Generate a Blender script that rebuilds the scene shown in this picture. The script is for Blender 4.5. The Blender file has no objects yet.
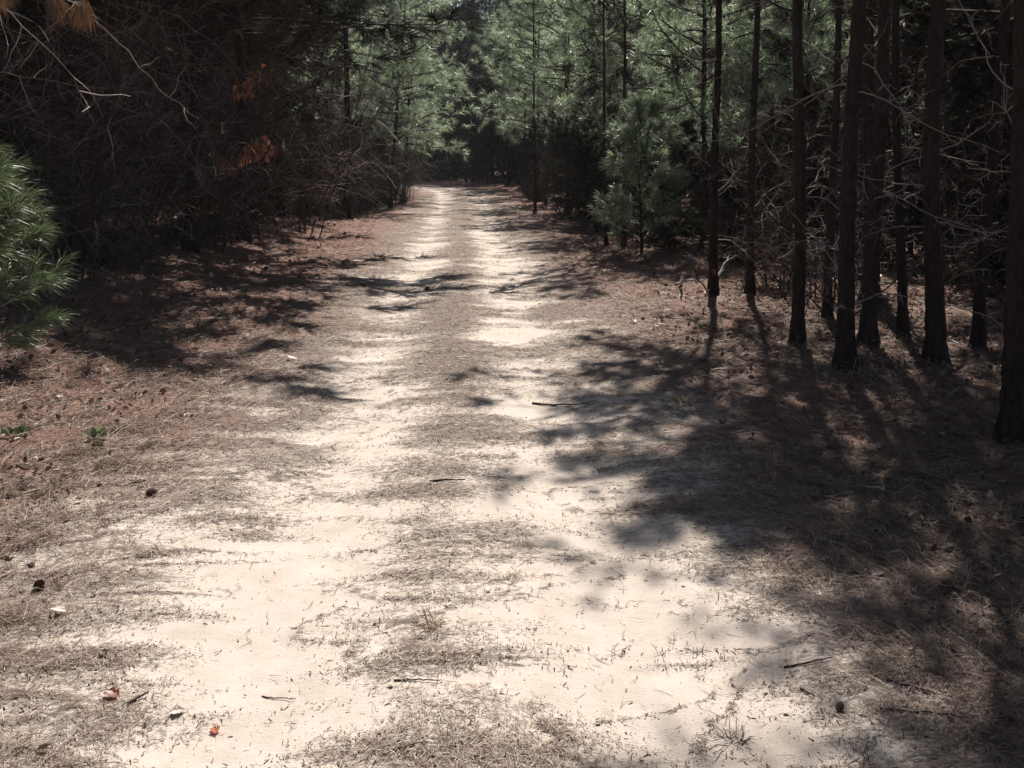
import bpy, math, random
import numpy as np
from mathutils import Vector

random.seed(7)
RNG = np.random.default_rng(11)
SC = bpy.context.scene
COL = SC.collection
R = math.radians

# ------------------------------------------------------------------ camera, sky, sun, exposure
SUN_EL, SUN_AZ = 57.0, 17.0            # azimuth measured from +Y (down the track) towards +X
cam_d = bpy.data.cameras.new('camera')
cam = bpy.data.objects.new('camera', cam_d)
COL.objects.link(cam)
SC.camera = cam
CAM_H, FPX = 1.65, 852.0
PITCH, YAW = 3.0, 3.16
cam.location = (0, 0, CAM_H)
cam.rotation_euler = (R(90 - PITCH), 0, R(-YAW))
cam_d.sensor_fit = 'HORIZONTAL'
cam_d.sensor_width = 36.0
cam_d.lens = 36.0 * FPX / 1024.0
cam_d.shift_y = -(384 - 150 - FPX * math.tan(R(PITCH))) / 1024.0
cam_d.clip_start = 0.05
cam_d.clip_end = 2000

world = bpy.data.worlds.new('World')
SC.world = world
world.use_nodes = True
wn = world.node_tree
sky = wn.nodes.new('ShaderNodeTexSky')
sky.sky_type = 'NISHITA'
sky.sun_disc = False
sky.sun_elevation = R(SUN_EL)
sky.sun_rotation = R(SUN_AZ)
sky.air_density = 1.0
sky.dust_density = 1.5
bg = wn.nodes['Background']
bg.inputs['Strength'].default_value = 0.05
wn.links.new(sky.outputs['Color'], bg.inputs['Color'])

sl = bpy.data.lights.new('sun', 'SUN')
sl.energy = 5.0
sl.angle = R(0.53)
sl.color = (1.0, 0.925, 0.865)
sun = bpy.data.objects.new('sun', sl)
COL.objects.link(sun)
sun.location = (10, 30, 40)
sd = Vector((math.sin(R(SUN_AZ)) * math.cos(R(SUN_EL)), math.cos(R(SUN_AZ)) * math.cos(R(SUN_EL)), math.sin(R(SUN_EL))))
sun.rotation_euler = sd.to_track_quat('Z', 'Y').to_euler()

SC.view_settings.view_transform = 'Standard'
SC.view_settings.look = 'None'
SC.view_settings.gamma = 1.0
SC.view_settings.exposure = 0.70
SC.render.engine = 'CYCLES'
cy = SC.cycles
cy.max_bounces = 5
cy.diffuse_bounces = 3
cy.glossy_bounces = 2
cy.transmission_bounces = 2
cy.transparent_max_bounces = 4
cy.use_denoising = True
cy.denoiser = 'OPENIMAGEDENOISE'
cy.denoising_input_passes = 'RGB_ALBEDO_NORMAL'
cy.denoising_prefilter = 'NONE'
cy.caustics_reflective = False
cy.caustics_refractive = False

# ------------------------------------------------------------------ noise
def _hash(ix, iy, seed):
    h = (ix.astype(np.int64) * 374761393 + iy.astype(np.int64) * 668265263 + seed * 1442695041) & 0x7fffffff
    h = ((h ^ (h >> 13)) * 1274126177) & 0x7fffffff
    h = ((h ^ (h >> 15)) * 2246822519) & 0x7fffffff
    return ((h ^ (h >> 16)) & 0xffffff) / float(0xffffff)

def vnoise(x, y, seed=0):
    ix, iy = np.floor(x), np.floor(y)
    fx, fy = x - ix, y - iy
    fx = fx * fx * (3 - 2 * fx); fy = fy * fy * (3 - 2 * fy)
    a, b = _hash(ix, iy, seed), _hash(ix + 1, iy, seed)
    c, d = _hash(ix, iy + 1, seed), _hash(ix + 1, iy + 1, seed)
    return (a + (b - a) * fx) * (1 - fy) + (c + (d - c) * fx) * fy

def fbm(x, y, seed=0, octaves=4, gain=0.5):
    s, amp, tot = 0.0, 1.0, 0.0
    for o in range(octaves):
        s = s + amp * vnoise(x * 2 ** o + 17.3 * o, y * 2 ** o - 9.1 * o, seed + o)
        tot += amp
        amp *= gain
    return s / tot

def sstep(a, b, t):
    t = np.clip((t - a) / (b - a), 0, 1)
    return t * t * (3 - 2 * t)

# ------------------------------------------------------------------ layout functions
def road_cx(y):
    y = np.asarray(y, float)
    return -0.021 * np.minimum(np.maximum(y - 30, 0), 28) ** 2

EDGE_Y = [-20, 0, 5, 8, 11, 15, 20, 25, 30, 40, 60, 400]
EDGE_L = [-4.3, -4.3, -4.2, -4.3, -4.4, -3.7, -2.7, -2.0, -1.9, -2.1, -2.3, -3]
EDGE_R = [3.2, 3.2, 3.1, 2.8, 2.75, 2.45, 1.95, 1.65, 1.7, 2.0, 2.2, 3]

def xl(y): return np.interp(y, EDGE_Y, EDGE_L) + road_cx(y)
def xr(y): return np.interp(y, EDGE_Y, EDGE_R) + road_cx(y)

def litter_density(x, y):
    u = x - road_cx(y)
    near = 1 - sstep(2.5, 6.5, y)
    wob = (fbm(y * 0.35, y * 0 + 3.3, 51, 2) - 0.5) * 0.35
    lt = np.exp(-(((u + 0.66 + wob) / 0.36) ** 2))
    rt = np.exp(-(((u - 0.52 + wob) / (0.42 + 0.14 * near)) ** 2))
    ew = np.maximum(sstep(0.95, 2.0, u + (fbm(x * 0.8, y * 0.8, 5, 3) - 0.5) * 1.2),
                    sstep(1.15, 2.0, -u - 0.10 * near + (fbm(x * 0.8, y * 0.8, 6, 3) - 0.5) * 1.4))
    ins = 0.80 - 0.42 * np.maximum(lt, rt) - 0.29 * near + 0.16 * sstep(13, 26, y)
    ins = ins + 0.22 * np.exp(-(((u + 0.05 + wob) / 0.22) ** 2)) * (1 - 0.8 * near)
    base = ins * (1 - ew) + 1.0 * ew
    n = fbm(x * 1.3, y * 2.6, 21, 5, 0.62) - 0.5
    n2 = fbm(x * 2.2, y * 9.0, 31, 4, 0.6) - 0.5
    n3 = fbm(x * 1.3 + 0.6 * n, y * 16.0, 37, 3, 0.6) - 0.5
    v = fbm(x * 0.9 + 0.8 * n, y * 2.4, 43, 3, 0.5) - 0.5
    drift = np.maximum(np.exp(-(v / 0.012) ** 2), np.exp(-((v + 0.09) / 0.010) ** 2)) * (0.25 + 0.5 * vnoise(x * 2.3, y * 2.3, 47)) * (1 - sstep(9, 16, y))
    return np.clip(base + 0.75 * drift + (n * (1.25 - 0.3 * near) + n2 * 0.7 + n3 * 0.4) * (1 - 0.6 * ew), 0, 1)

def gh(x, y, fine=False):
    x = np.asarray(x, float); y = np.asarray(y, float)
    u = x - road_cx(y)
    h = -0.035 * np.exp(-(((u + 0.70) / 0.35) ** 2)) - 0.035 * np.exp(-(((u - 0.55) / 0.4) ** 2))
    h = h + 0.30 * sstep(2.0, 5.0, -u) + 0.06 * sstep(1.9, 5.0, u)
    h = h + 0.10 * (fbm(x * 0.5, y * 0.5, 71, 3) - 0.5) * sstep(0.8, 2.5, np.abs(u)) * 2
    h = h + 0.03 * (fbm(x * 1.3, y * 1.3, 72, 3) - 0.5)
    d = np.hypot(x, y)
    h = h + 14 * sstep(85, 260, d)
    if fine:
        L = litter_density(x, y)
        nearw = 1 - sstep(14, 30, np.abs(y))
        side = sstep(1.0, 2.2, np.abs(u))
        h = h + L * nearw * (0.010 + 0.022 * side) * (fbm(x * 9, y * 9, 81, 3, 0.6) * 1.6)
        h = h + nearw * (0.010 * (fbm(x * 14, y * 14, 83, 2) - 0.5) + 0.022 * (fbm(x * 4.5, y * 4.5, 85, 2) - 0.5)) * (1 - 0.6 * L)
    return h

# ------------------------------------------------------------------ mesh builder
class MB:
    def __init__(self):
        self.v, self.f, self.m, self.n, self.c = [], [], [], 0, []
    def add(self, v, f, mi=0, c=None):
        v = np.asarray(v, np.float32).reshape(-1, 3)
        f = np.asarray(f, np.int64)
        self.v.append(v)
        self.f.append(f + self.n)
        self.m.append(np.full(len(f), mi, np.int32))
        self.c.append(np.full(len(v), 0.5, np.float32) if c is None else np.broadcast_to(np.asarray(c, np.float32), (len(v),)))
        self.n += len(v)
    def tube(self, pts, rad, sides=5, mi=0, cap=True, c=None):
        pts = np.asarray(pts, float); rad = np.asarray(rad, float)
        n = len(pts)
        tan = np.gradient(pts, axis=0)
        tan /= np.linalg.norm(tan, axis=1, keepdims=True) + 1e-9
        ref = np.array([0, 0, 1.0]) if abs(tan[0][2]) < 0.9 else np.array([1.0, 0, 0])
        a = np.cross(tan, ref); a /= np.linalg.norm(a, axis=1, keepdims=True) + 1e-9
        b = np.cross(tan, a)
        ang = np.arange(sides) * 2 * math.pi / sides
        ring = pts[:, None] + rad[:, None, None] * (np.cos(ang)[None, :, None] * a[:, None] + np.sin(ang)[None, :, None] * b[:, None])
        i = np.arange(n - 1)[:, None] * sides; j = np.arange(sides)[None]; k = (j + 1) % sides
        q = np.stack([i + j, i + k, i + sides + k, i + sides + j], -1).reshape(-1, 4)
        self.add(ring.reshape(-1, 3), q, mi, c)
    def mesh(self, name, mats, smooth=False):
        me = bpy.data.meshes.new(name)
        v = np.concatenate(self.v)
        me.vertices.add(len(v)); me.vertices.foreach_set('co', v.ravel())
        tot = np.concatenate([np.full(len(f), f.shape[1], np.int32) for f in self.f])
        lp = np.concatenate([f.ravel() for f in self.f]).astype(np.int32)
        st = np.zeros(len(tot), np.int32); st[1:] = np.cumsum(tot)[:-1]
        me.loops.add(len(lp)); me.loops.foreach_set('vertex_index', lp)
        me.polygons.add(len(tot)); me.polygons.foreach_set('loop_start', st); me.polygons.foreach_set('loop_total', tot)
        me.polygons.foreach_set('material_index', np.concatenate(self.m))
        me.polygons.foreach_set('use_smooth', np.full(len(tot), smooth))
        at = me.attributes.new('tint', 'FLOAT', 'POINT')
        at.data.foreach_set('value', np.concatenate(self.c))
        for m in (mats if isinstance(mats, (list, tuple)) else [mats]):
            me.materials.append(m)
        me.update(calc_edges=True)
        return me

def link(name, me, parent=None, loc=(0, 0, 0), rot=(0, 0, 0), scale=1.0):
    o = bpy.data.objects.new(name, me)
    COL.objects.link(o)
    o.location = loc; o.rotation_euler = rot
    o.scale = (scale,) * 3 if isinstance(scale, (int, float)) else scale
    if parent: o.parent = parent
    return o

def tag(o, label, cat, group=None):
    o['label'] = label; o['category'] = cat
    if group: o['group'] = group
    return o

def thing(name, label, cat, loc, rot=(0, 0, 0), scale=1.0, group=None):
    return tag(link(name, None, None, loc, rot, scale), label, cat, group)

# ------------------------------------------------------------------ materials
def new_mat(name):
    m = bpy.data.materials.new(name); m.use_nodes = True
    nt = m.node_tree
    return m, nt, nt.nodes, nt.links, nt.nodes['Principled BSDF']

def ramp(nodes, stops):
    r = nodes.new('ShaderNodeValToRGB')
    el = r.color_ramp.elements
    while len(el) < len(stops): el.new(0.5)
    for e, (p, c) in zip(el, stops):
        e.position = p; e.color = (*c, 1)
    return r

def mat_ground():
    m, nt, N, L, P = new_mat('sandy_ground')
    geo = N.new('ShaderNodeNewGeometry')
    at = N.new('ShaderNodeAttribute'); at.attribute_name = 'litter'
    def noise(sc, det=6, rough=0.65, stretch=None, w=0):
        n = N.new('ShaderNodeTexNoise'); n.inputs['Scale'].default_value = sc; n.inputs['Detail'].default_value = det; n.inputs['Roughness'].default_value = rough
        if stretch:
            mp = N.new('ShaderNodeMapping'); mp.inputs['Scale'].default_value = stretch; mp.inputs['Location'].default_value = (w, w, 0)
            L.new(geo.outputs['Position'], mp.inputs['Vector']); L.new(mp.outputs['Vector'], n.inputs['Vector'])
        else:
            L.new(geo.outputs['Position'], n.inputs['Vector'])
        return n
    def math_(op, a, b):
        k = N.new('ShaderNodeMath'); k.operation = op
        for i, s in enumerate((a, b)):
            if isinstance(s, (int, float)): k.inputs[i].default_value = s
            else: L.new(s, k.inputs[i])
        return k.outputs[0]
    fine = noise(38, 8, 0.75, (0.8, 1.6, 1))
    vfine = noise(160, 4, 0.7)
    t = math_('ADD', math_('MULTIPLY', math_('SUBTRACT', fine.outputs['Fac'], 0.5), 2.3), at.outputs['Fac'])
    t = math_('MULTIPLY', math_('SUBTRACT', t, 0.40), 2.2)
    cl = N.new('ShaderNodeClamp'); L.new(t, cl.inputs['Value'])
    sn = noise(5.0, 12, 0.78, None)
    sand = ramp(N, [(0.25, (0.42, 0.36, 0.30)), (0.5, (0.515, 0.45, 0.385)), (0.75, (0.58, 0.52, 0.455))])
    L.new(sn.outputs['Fac'], sand.inputs['Fac'])
    ln = noise(70, 6, 0.8, (1, 1, 1), 7)
    lit = ramp(N, [(0.30, (0.055, 0.031, 0.025)), (0.48, (0.17, 0.100, 0.078)), (0.60, (0.27, 0.170, 0.135)), (0.75, (0.46, 0.34, 0.285))])
    L.new(ln.outputs['Fac'], lit.inputs['Fac'])
    # thin greyer litter over sand on the track, redder on the verge
    mixg = N.new('ShaderNodeMix'); mixg.data_type = 'RGBA'
    vg = ramp(N, [(0.3, (0.09, 0.070, 0.058)), (0.55, (0.23, 0.185, 0.155)), (0.75, (0.40, 0.34, 0.285))])
    L.new(ln.outputs['Fac'], vg.inputs['Fac'])
    at2 = N.new('ShaderNodeAttribute'); at2.attribute_name = 'verge'
    L.new(at2.outputs['Fac'], mixg.inputs[0]); L.new(vg.outputs['Color'], mixg.inputs[6]); L.new(lit.outputs['Color'], mixg.inputs[7])
    mix = N.new('ShaderNodeMix'); mix.data_type = 'RGBA'
    L.new(cl.outputs[0], mix.inputs[0]); L.new(sand.outputs['Color'], mix.inputs[6]); L.new(mixg.outputs[2], mix.inputs[7])
    L.new(mix.outputs[2], P.inputs['Base Color'])
    P.inputs['Roughness'].default_value = 0.95
    P.inputs['Specular IOR Level'].default_value = 0.15
    bp = N.new('ShaderNodeBump'); bp.inputs['Strength'].default_value = 0.7; bp.inputs['Distance'].default_value = 0.02
    h = math_('ADD', math_('MULTIPLY', ln.outputs['Fac'], cl.outputs[0]), math_('MULTIPLY', vfine.outputs['Fac'], 0.30))
    h = math_('ADD', h, math_('MULTIPLY', fine.outputs['Fac'], 0.3))
    L.new(h, bp.inputs['Height']); L.new(bp.outputs['Normal'], P.inputs['Normal'])
    return m

def mat_bark(name, dark, light, scale=1.0):
    m, nt, N, L, P = new_mat(name)
    tc = N.new('ShaderNodeTexCoord')
    mp = N.new('ShaderNodeMapping'); mp.inputs['Scale'].default_value = (22 * scale, 22 * scale, 7 * scale)
    L.new(tc.outputs['Object'], mp.inputs['Vector'])
    ns = N.new('ShaderNodeTexNoise'); ns.inputs['Scale'].default_value = 1.2; ns.inputs['Detail'].default_value = 7; ns.inputs['Roughness'].default_value = 0.65
    L.new(mp.outputs['Vector'], ns.inputs['Vector'])
    vo = N.new('ShaderNodeTexVoronoi'); vo.feature = 'DISTANCE_TO_EDGE'; vo.inputs['Scale'].default_value = 1.0
    L.new(mp.outputs['Vector'], vo.inputs['Vector'])
    oi = N.new('ShaderNodeObjectInfo')
    rp = ramp(N, [(0.25, dark), (0.7, light)])
    ad = N.new('ShaderNodeMath'); ad.operation = 'MULTIPLY_ADD'
    L.new(vo.outputs['Distance'], ad.inputs[0]); ad.inputs[1].default_value = 0.6; L.new(ns.outputs['Fac'], ad.inputs[2])
    L.new(ad.outputs[0], rp.inputs['Fac'])
    hs = N.new('ShaderNodeHueSaturation')
    mr = N.new('ShaderNodeMapRange'); mr.inputs['To Min'].default_value = 0.7; mr.inputs['To Max'].default_value = 1.25
    L.new(oi.outputs['Random'], mr.inputs['Value']); L.new(mr.outputs[0], hs.inputs['Value'])
    L.new(rp.outputs['Color'], hs.inputs['Color']); L.new(hs.outputs['Color'], P.inputs['Base Color'])
    P.inputs['Roughness'].default_value = 0.9; P.inputs['Specular IOR Level'].default_value = 0.2
    bp = N.new('ShaderNodeBump'); bp.inputs['Strength'].default_value = 0.8; bp.inputs['Distance'].default_value = 0.012
    L.new(ad.outputs[0], bp.inputs['Height']); L.new(bp.outputs['Normal'], P.inputs['Normal'])
    return m

def mat_leaf(name, stops, transl=0.3, gloss=0.12, rough=0.35, objvar=0.3):
    """thin leaf or needle: diffuse + translucent + a waxy sheen, colour varies per clump and per plant"""
    m = bpy.data.materials.new(name); m.use_nodes = True
    nt = m.node_tree; N = nt.nodes; L = nt.links
    N.remove(N['Principled BSDF'])
    out = N['Material Output']
    at = N.new('ShaderNodeAttribute'); at.attribute_name = 'tint'
    rp = ramp(N, stops); L.new(at.outputs['Fac'], rp.inputs['Fac'])
    oi = N.new('ShaderNodeObjectInfo')
    mr = N.new('ShaderNodeMapRange'); mr.inputs['To Min'].default_value = 1 - objvar; mr.inputs['To Max'].default_value = 1 + objvar
    L.new(oi.outputs['Random'], mr.inputs['Value'])
    hs = N.new('ShaderNodeHueSaturation'); L.new(mr.outputs[0], hs.inputs['Value']); L.new(rp.outputs['Color'], hs.inputs['Color'])
    df = N.new('ShaderNodeBsdfDiffuse'); tr = N.new('ShaderNodeBsdfTranslucent'); gl = N.new('ShaderNodeBsdfGlossy')
    gl.inputs['Roughness'].default_value = rough; gl.inputs['Color'].default_value = (0.97, 1.0, 0.93, 1)
    L.new(hs.outputs['Color'], df.inputs['Color']); L.new(hs.outputs['Color'], tr.inputs['Color'])
    m1 = N.new('ShaderNodeMixShader'); m1.inputs[0].default_value = transl
    L.new(df.outputs[0], m1.inputs[1]); L.new(tr.outputs[0], m1.inputs[2])
    m2 = N.new('ShaderNodeMixShader'); m2.inputs[0].default_value = gloss
    L.new(m1.outputs[0], m2.inputs[1]); L.new(gl.outputs[0], m2.inputs[2])
    L.new(m2.outputs[0], out.inputs['Surface'])
    return m

def mat_plain(name, stops, rough=0.9):
    m, nt, N, L, P = new_mat(name)
    at = N.new('ShaderNodeAttribute'); at.attribute_name = 'tint'
    tc = N.new('ShaderNodeTexCoord')
    ns = N.new('ShaderNodeTexNoise'); ns.inputs['Scale'].default_value = 40; ns.inputs['Detail'].default_value = 5
    L.new(tc.outputs['Object'], ns.inputs['Vector'])
    ad = N.new('ShaderNodeMath'); ad.operation = 'MULTIPLY_ADD'; ad.inputs[1].default_value = 0.5
    L.new(ns.outputs['Fac'], ad.inputs[0])
    sb = N.new('ShaderNodeMath'); sb.operation = 'SUBTRACT'; sb.inputs[1].default_value = 0.25
    L.new(at.outputs['Fac'], sb.inputs[0]); L.new(sb.outputs[0], ad.inputs[2])
    rp = ramp(N, stops); L.new(ad.outputs[0], rp.inputs['Fac'])
    L.new(rp.outputs['Color'], P.inputs['Base Color'])
    P.inputs['Roughness'].default_value = rough; P.inputs['Specular IOR Level'].default_value = 0.25
    return m

M_GROUND = mat_ground()
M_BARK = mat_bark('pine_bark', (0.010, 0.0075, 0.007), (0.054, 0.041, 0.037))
M_TWIG = mat_plain('dead_twig', [(0.0, (0.10, 0.08, 0.07)), (0.5, (0.22, 0.185, 0.165)), (1.0, (0.42, 0.38, 0.35))], 0.7)
M_BRUSH = mat_plain('brush_twig', [(0.0, (0.028, 0.017, 0.015)), (0.5, (0.066, 0.045, 0.041)), (1.0, (0.32, 0.27, 0.25))], 0.75)
M_NEEDLE = mat_leaf('pine_needle', [(0.0, (0.022, 0.042, 0.026)), (0.5, (0.045, 0.080, 0.045)), (1.0, (0.09, 0.13, 0.07))], 0.35, 0.03, 0.5)
M_NEEDLE_LIT = mat_leaf('sunlit_toned_needle', [(0.0, (0.11, 0.155, 0.105)), (0.5, (0.25, 0.34, 0.20)), (1.0, (0.40, 0.48, 0.28))], 0.72, 0.16, 0.5, 0.15)  # paler needle copy: the sunlit look is put into the colour
M_NEEDLE_DIM = mat_leaf('shade_toned_needle', [(0.0, (0.016, 0.018, 0.014)), (0.5, (0.030, 0.032, 0.024)), (1.0, (0.07, 0.055, 0.042))], 0.25, 0.02, 0.5)  # darker needle copy: the forest shade is put into the colour
M_NEEDLE_YOUNG = mat_leaf('young_pine_needle', [(0.0, (0.030, 0.050, 0.020)), (0.5, (0.082, 0.122, 0.048)), (1.0, (0.20, 0.245, 0.11))], 0.5, 0.09, 0.42)
M_BROWN_NEEDLE = mat_leaf('brown_needle', [(0.0, (0.08, 0.040, 0.02)), (0.5, (0.22, 0.115, 0.055)), (1.0, (0.40, 0.24, 0.12))], 0.3, 0.06, 0.5)
M_OAK = mat_leaf('brown_oak_leaf', [(0.0, (0.15, 0.045, 0.024)), (0.5, (0.42, 0.14, 0.065)), (1.0, (0.66, 0.31, 0.16))], 0.5, 0.06, 0.45)  # leaf colour raised to stand in for missing sunlight
M_FALLEN = mat_leaf('fallen_leaf', [(0.0, (0.05, 0.03, 0.022)), (0.4, (0.16, 0.09, 0.062)), (0.75, (0.32, 0.22, 0.165)), (1.0, (0.60, 0.52, 0.45))], 0.15, 0.05, 0.5)
M_LITTER = mat_leaf('fallen_needle', [(0.0, (0.055, 0.031, 0.024)), (0.4, (0.20, 0.118, 0.088)), (0.75, (0.36, 0.25, 0.195)), (1.0, (0.52, 0.43, 0.35))], 0.1, 0.05, 0.5)
M_STRAW = mat_leaf('dry_grass_blade', [(0.0, (0.15, 0.10, 0.07)), (0.5, (0.34, 0.26, 0.19)), (1.0, (0.55, 0.47, 0.36))], 0.25, 0.05, 0.5)
M_GREEN = mat_leaf('seedling_leaf', [(0.0, (0.05, 0.08, 0.035)), (0.5, (0.09, 0.13, 0.06)), (1.0, (0.20, 0.25, 0.13))], 0.3, 0.08, 0.4)
M_CONE = mat_plain('cone_scale', [(0.0, (0.045, 0.028, 0.021)), (0.5, (0.13, 0.080, 0.057)), (1.0, (0.26, 0.18, 0.135))], 0.8)

# ------------------------------------------------------------------ ground
def axis(center_lo, center_hi, step, grow, far):
    a = list(np.arange(center_lo, center_hi + 1e-6, step))
    s, x = step, center_hi
    while x < far:
        s *= grow; x += s; a.append(x)
    s, x, lo = step, center_lo, []
    while x > -far:
        s *= grow; x -= s; lo.append(x)
    return np.array(lo[::-1] + a)

gx = axis(-3.4, 3.6, 0.02, 1.035, 420)
ys = [1.6]
while ys[-1] < 420:
    y = ys[-1]
    ys.append(y + max(0.018, 0.0045 * y ** 1.35))
lo, s = [], 0.05
y = 1.6
while y > -420:
    s *= 1.12; y -= s; lo.append(y)
gy = np.array(lo[::-1] + ys)
GX, GY = np.meshgrid(gx, gy)
GZ = gh(GX, GY, True)
nx, ny = len(gx), len(gy)
mb = MB()
i = np.arange(ny - 1)[:, None] * nx; j = np.arange(nx - 1)[None]
q = np.stack([i + j, i + j + 1, i + nx + j + 1, i + nx + j], -1).reshape(-1, 4)
mb.add(np.stack([GX, GY, GZ], -1), q)
me = mb.mesh('ground', M_GROUND, True)
a1 = me.attributes.new('litter', 'FLOAT', 'POINT'); a1.data.foreach_set('value', litter_density(GX, GY).ravel().astype(np.float32))
ur = np.abs(GX - road_cx(GY)) + (fbm(GX * 1.5, GY * 1.5, 91, 3) - 0.5) * 0.8
a2 = me.attributes.new('verge', 'FLOAT', 'POINT'); a2.data.foreach_set('value', sstep(0.9, 2.2, ur).ravel().astype(np.float32))
g = link('ground', me); g['kind'] = 'structure'

def at_depth(pxx, pyy, Y):
    """the point in the wood that the camera at eye height sees at this place of the photograph, Y metres down the track"""
    p, w = R(PITCH), R(YAW)
    rx, ry = (pxx - 512) / FPX, (384 - pyy) / FPX + cam_d.shift_y * 1024 / FPX
    f, up = math.cos(p) + ry * math.sin(p), -math.sin(p) + ry * math.cos(p)
    dx, dy = rx * math.cos(w) + f * math.sin(w), -rx * math.sin(w) + f * math.cos(w)
    return dx / dy * Y, Y, CAM_H + up / dy * Y

def z_at(x, y): return float(gh(np.array([x]), np.array([y]))[0])

def ground_pt(pxx, pyy):
    lo_, hi_ = 1.2, 60.0
    for _ in range(40):
        m_ = (lo_ + hi_) / 2
        X, Y, Z = at_depth(pxx, pyy, m_)
        if Z > z_at(X, Y): lo_ = m_
        else: hi_ = m_
    return X, Y, z_at(X, Y)

# ------------------------------------------------------------------ scatter helpers
def unit(v): return v / (np.linalg.norm(v, axis=-1, keepdims=True) + 1e-9)

def rand_dirs(n, rng):
    z = rng.uniform(-1, 1, n); a = rng.uniform(0, 2 * math.pi, n); r = np.sqrt(1 - z * z)
    return np.stack([r * np.cos(a), r * np.sin(a), z], -1)

def add_needles(mb, base, dirs, length, width, rng, mi=0, droop=0.0, tint=None, bend=True):
    """thin needles: one bent two-segment blade each"""
    n = len(base)
    side = unit(np.cross(dirs, rand_dirs(n, rng)))
    length = np.broadcast_to(length, (n,))[:, None]; w = np.broadcast_to(width, (n,))[:, None] * 0.5
    tip = base + dirs * length; tip[:, 2] -= droop * length[:, 0]
    t = np.full(n, 0.5) if tint is None else np.broadcast_to(tint, (n,))
    if bend:
        mid = base + dirs * length * 0.55
        v = np.stack([base - side * w * 0.7, base + side * w * 0.7, mid + side * w, mid - side * w, tip], 1)
        k = np.arange(n)[:, None] * 5
        mb.add(v.reshape(-1, 3), k + np.array([[0, 1, 2, 3]]), mi, np.repeat(t, 5))
        mb.f.append((k + np.array([[3, 2, 4]])) + mb.n - n * 5); mb.m.append(np.full(n, mi, np.int32))
    else:
        v = np.stack([base - side * w, base + side * w, tip], 1)
        k = np.arange(n)[:, None] * 3
        mb.add(v.reshape(-1, 3), k + np.array([[0, 1, 2]]), mi, np.repeat(t, 3))

def add_tufts(mb, pos, dirs, nn, length, width, rng, mi=0, spread=(0.25, 1.2), droop=0.1, bend=False, shoot=0.1, tint=None):
    n = len(pos)
    P = np.repeat(pos, nn, 0); D = np.repeat(dirs, nn, 0)
    ang = rng.uniform(spread[0], spread[1], n * nn)
    perp = unit(np.cross(D, rand_dirs(n * nn, rng)))
    d = D * np.cos(ang)[:, None] + perp * np.sin(ang)[:, None]
    base = P - D * (rng.uniform(0, shoot, n * nn) * (ang / spread[1]))[:, None]
    tt = rng.uniform(0.2, 0.8, n) if tint is None else tint
    tt = np.clip(np.repeat(tt, nn) + rng.normal(0, 0.12, n * nn), 0, 1)
    add_needles(mb, base, d, length * rng.uniform(0.7, 1.1, n * nn), width, rng, mi, droop, tt, bend)

def curve_path(p, d, length, n, rng, wob=0.15, grav=0.0):
    pts = [np.array(p, float)]; d = np.array(d, float)
    for k in range(n):
        d = d + rng.normal(0, wob, 3); d[2] += grav
        d /= np.linalg.norm(d)
        pts.append(pts[-1] + d * length / n)
    return np.array(pts)

# ------------------------------------------------------------------ pine parts
def pine_trunk_mesh(seed, H, r0, sides=9, near=False):
    rng = np.random.default_rng(seed)
    mb = MB()
    if near:
        zs = np.concatenate([np.arange(-0.15, 3.6, 0.028), np.linspace(3.7, H, 24)]); sides = 30
    else:
        zs = np.concatenate([[-0.15, 0.05, 0.2, 0.5], np.linspace(1, H, 16)])
    ph = rng.uniform(0, 6.28, 4)
    bx = 0.05 * np.sin(zs * 0.55 + ph[0]) + 0.022 * np.sin(zs * 1.7 + ph[1])
    by = 0.05 * np.sin(zs * 0.5 + ph[2]) + 0.022 * np.sin(zs * 1.5 + ph[3])
    bx -= np.interp(0, zs, bx); by -= np.interp(0, zs, by)
    rad = r0 * (1 - 0.88 * np.clip(zs / H, 0, 1) ** 0.9) + r0 * 0.7 * np.exp(-np.maximum(zs, 0) / 0.15)
    th = np.arange(sides) * 2 * math.pi / sides
    T, Z = np.meshgrid(th, zs)
    rr = np.repeat(rad[:, None], sides, 1)
    if near:
        u = T / (2 * math.pi) * 7; v = Z * 7.0
        u = u + 0.6 * (vnoise(T * 2, Z * 5, seed) - 0.5)
        best = np.full(u.shape, 9.0); sec = np.full(u.shape, 9.0)
        for di in (-1, 0, 1):
            for dj in (-1, 0, 1):
                iu = np.floor(u) + di; iv = np.floor(v * 0.55) + dj
                pu = iu + _hash(np.mod(iu, 7), iv, seed); pv = iv + _hash(np.mod(iu, 7), iv, seed + 5)
                d = np.hypot(u - pu, (v * 0.55 - pv))
                sec = np.where(d < best, best, np.minimum(sec, d)); best = np.minimum(best, d)
        rr = rr * (1 + 0.16 * (np.clip((sec - best) / 0.35, 0, 1) - 0.6) + 0.05 * (vnoise(T * 6, Z * 40, seed + 9) - 0.5))
    else:
        rr = rr * (1 + 0.10 * (_hash(np.floor(T * 10), np.floor(Z * 9), seed) - 0.5))
    v = np.stack([bx[:, None] + rr * np.cos(T), by[:, None] + rr * np.sin(T), Z], -1)
    n = len(zs)
    i = np.arange(n - 1)[:, None] * sides; j = np.arange(sides)[None]; k = (j + 1) % sides
    mb.add(v.reshape(-1, 3), np.stack([i + j, i + k, i + sides + k, i + sides + j], -1).reshape(-1, 4))
    return mb.mesh('trunk', M_BARK, True)

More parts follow.
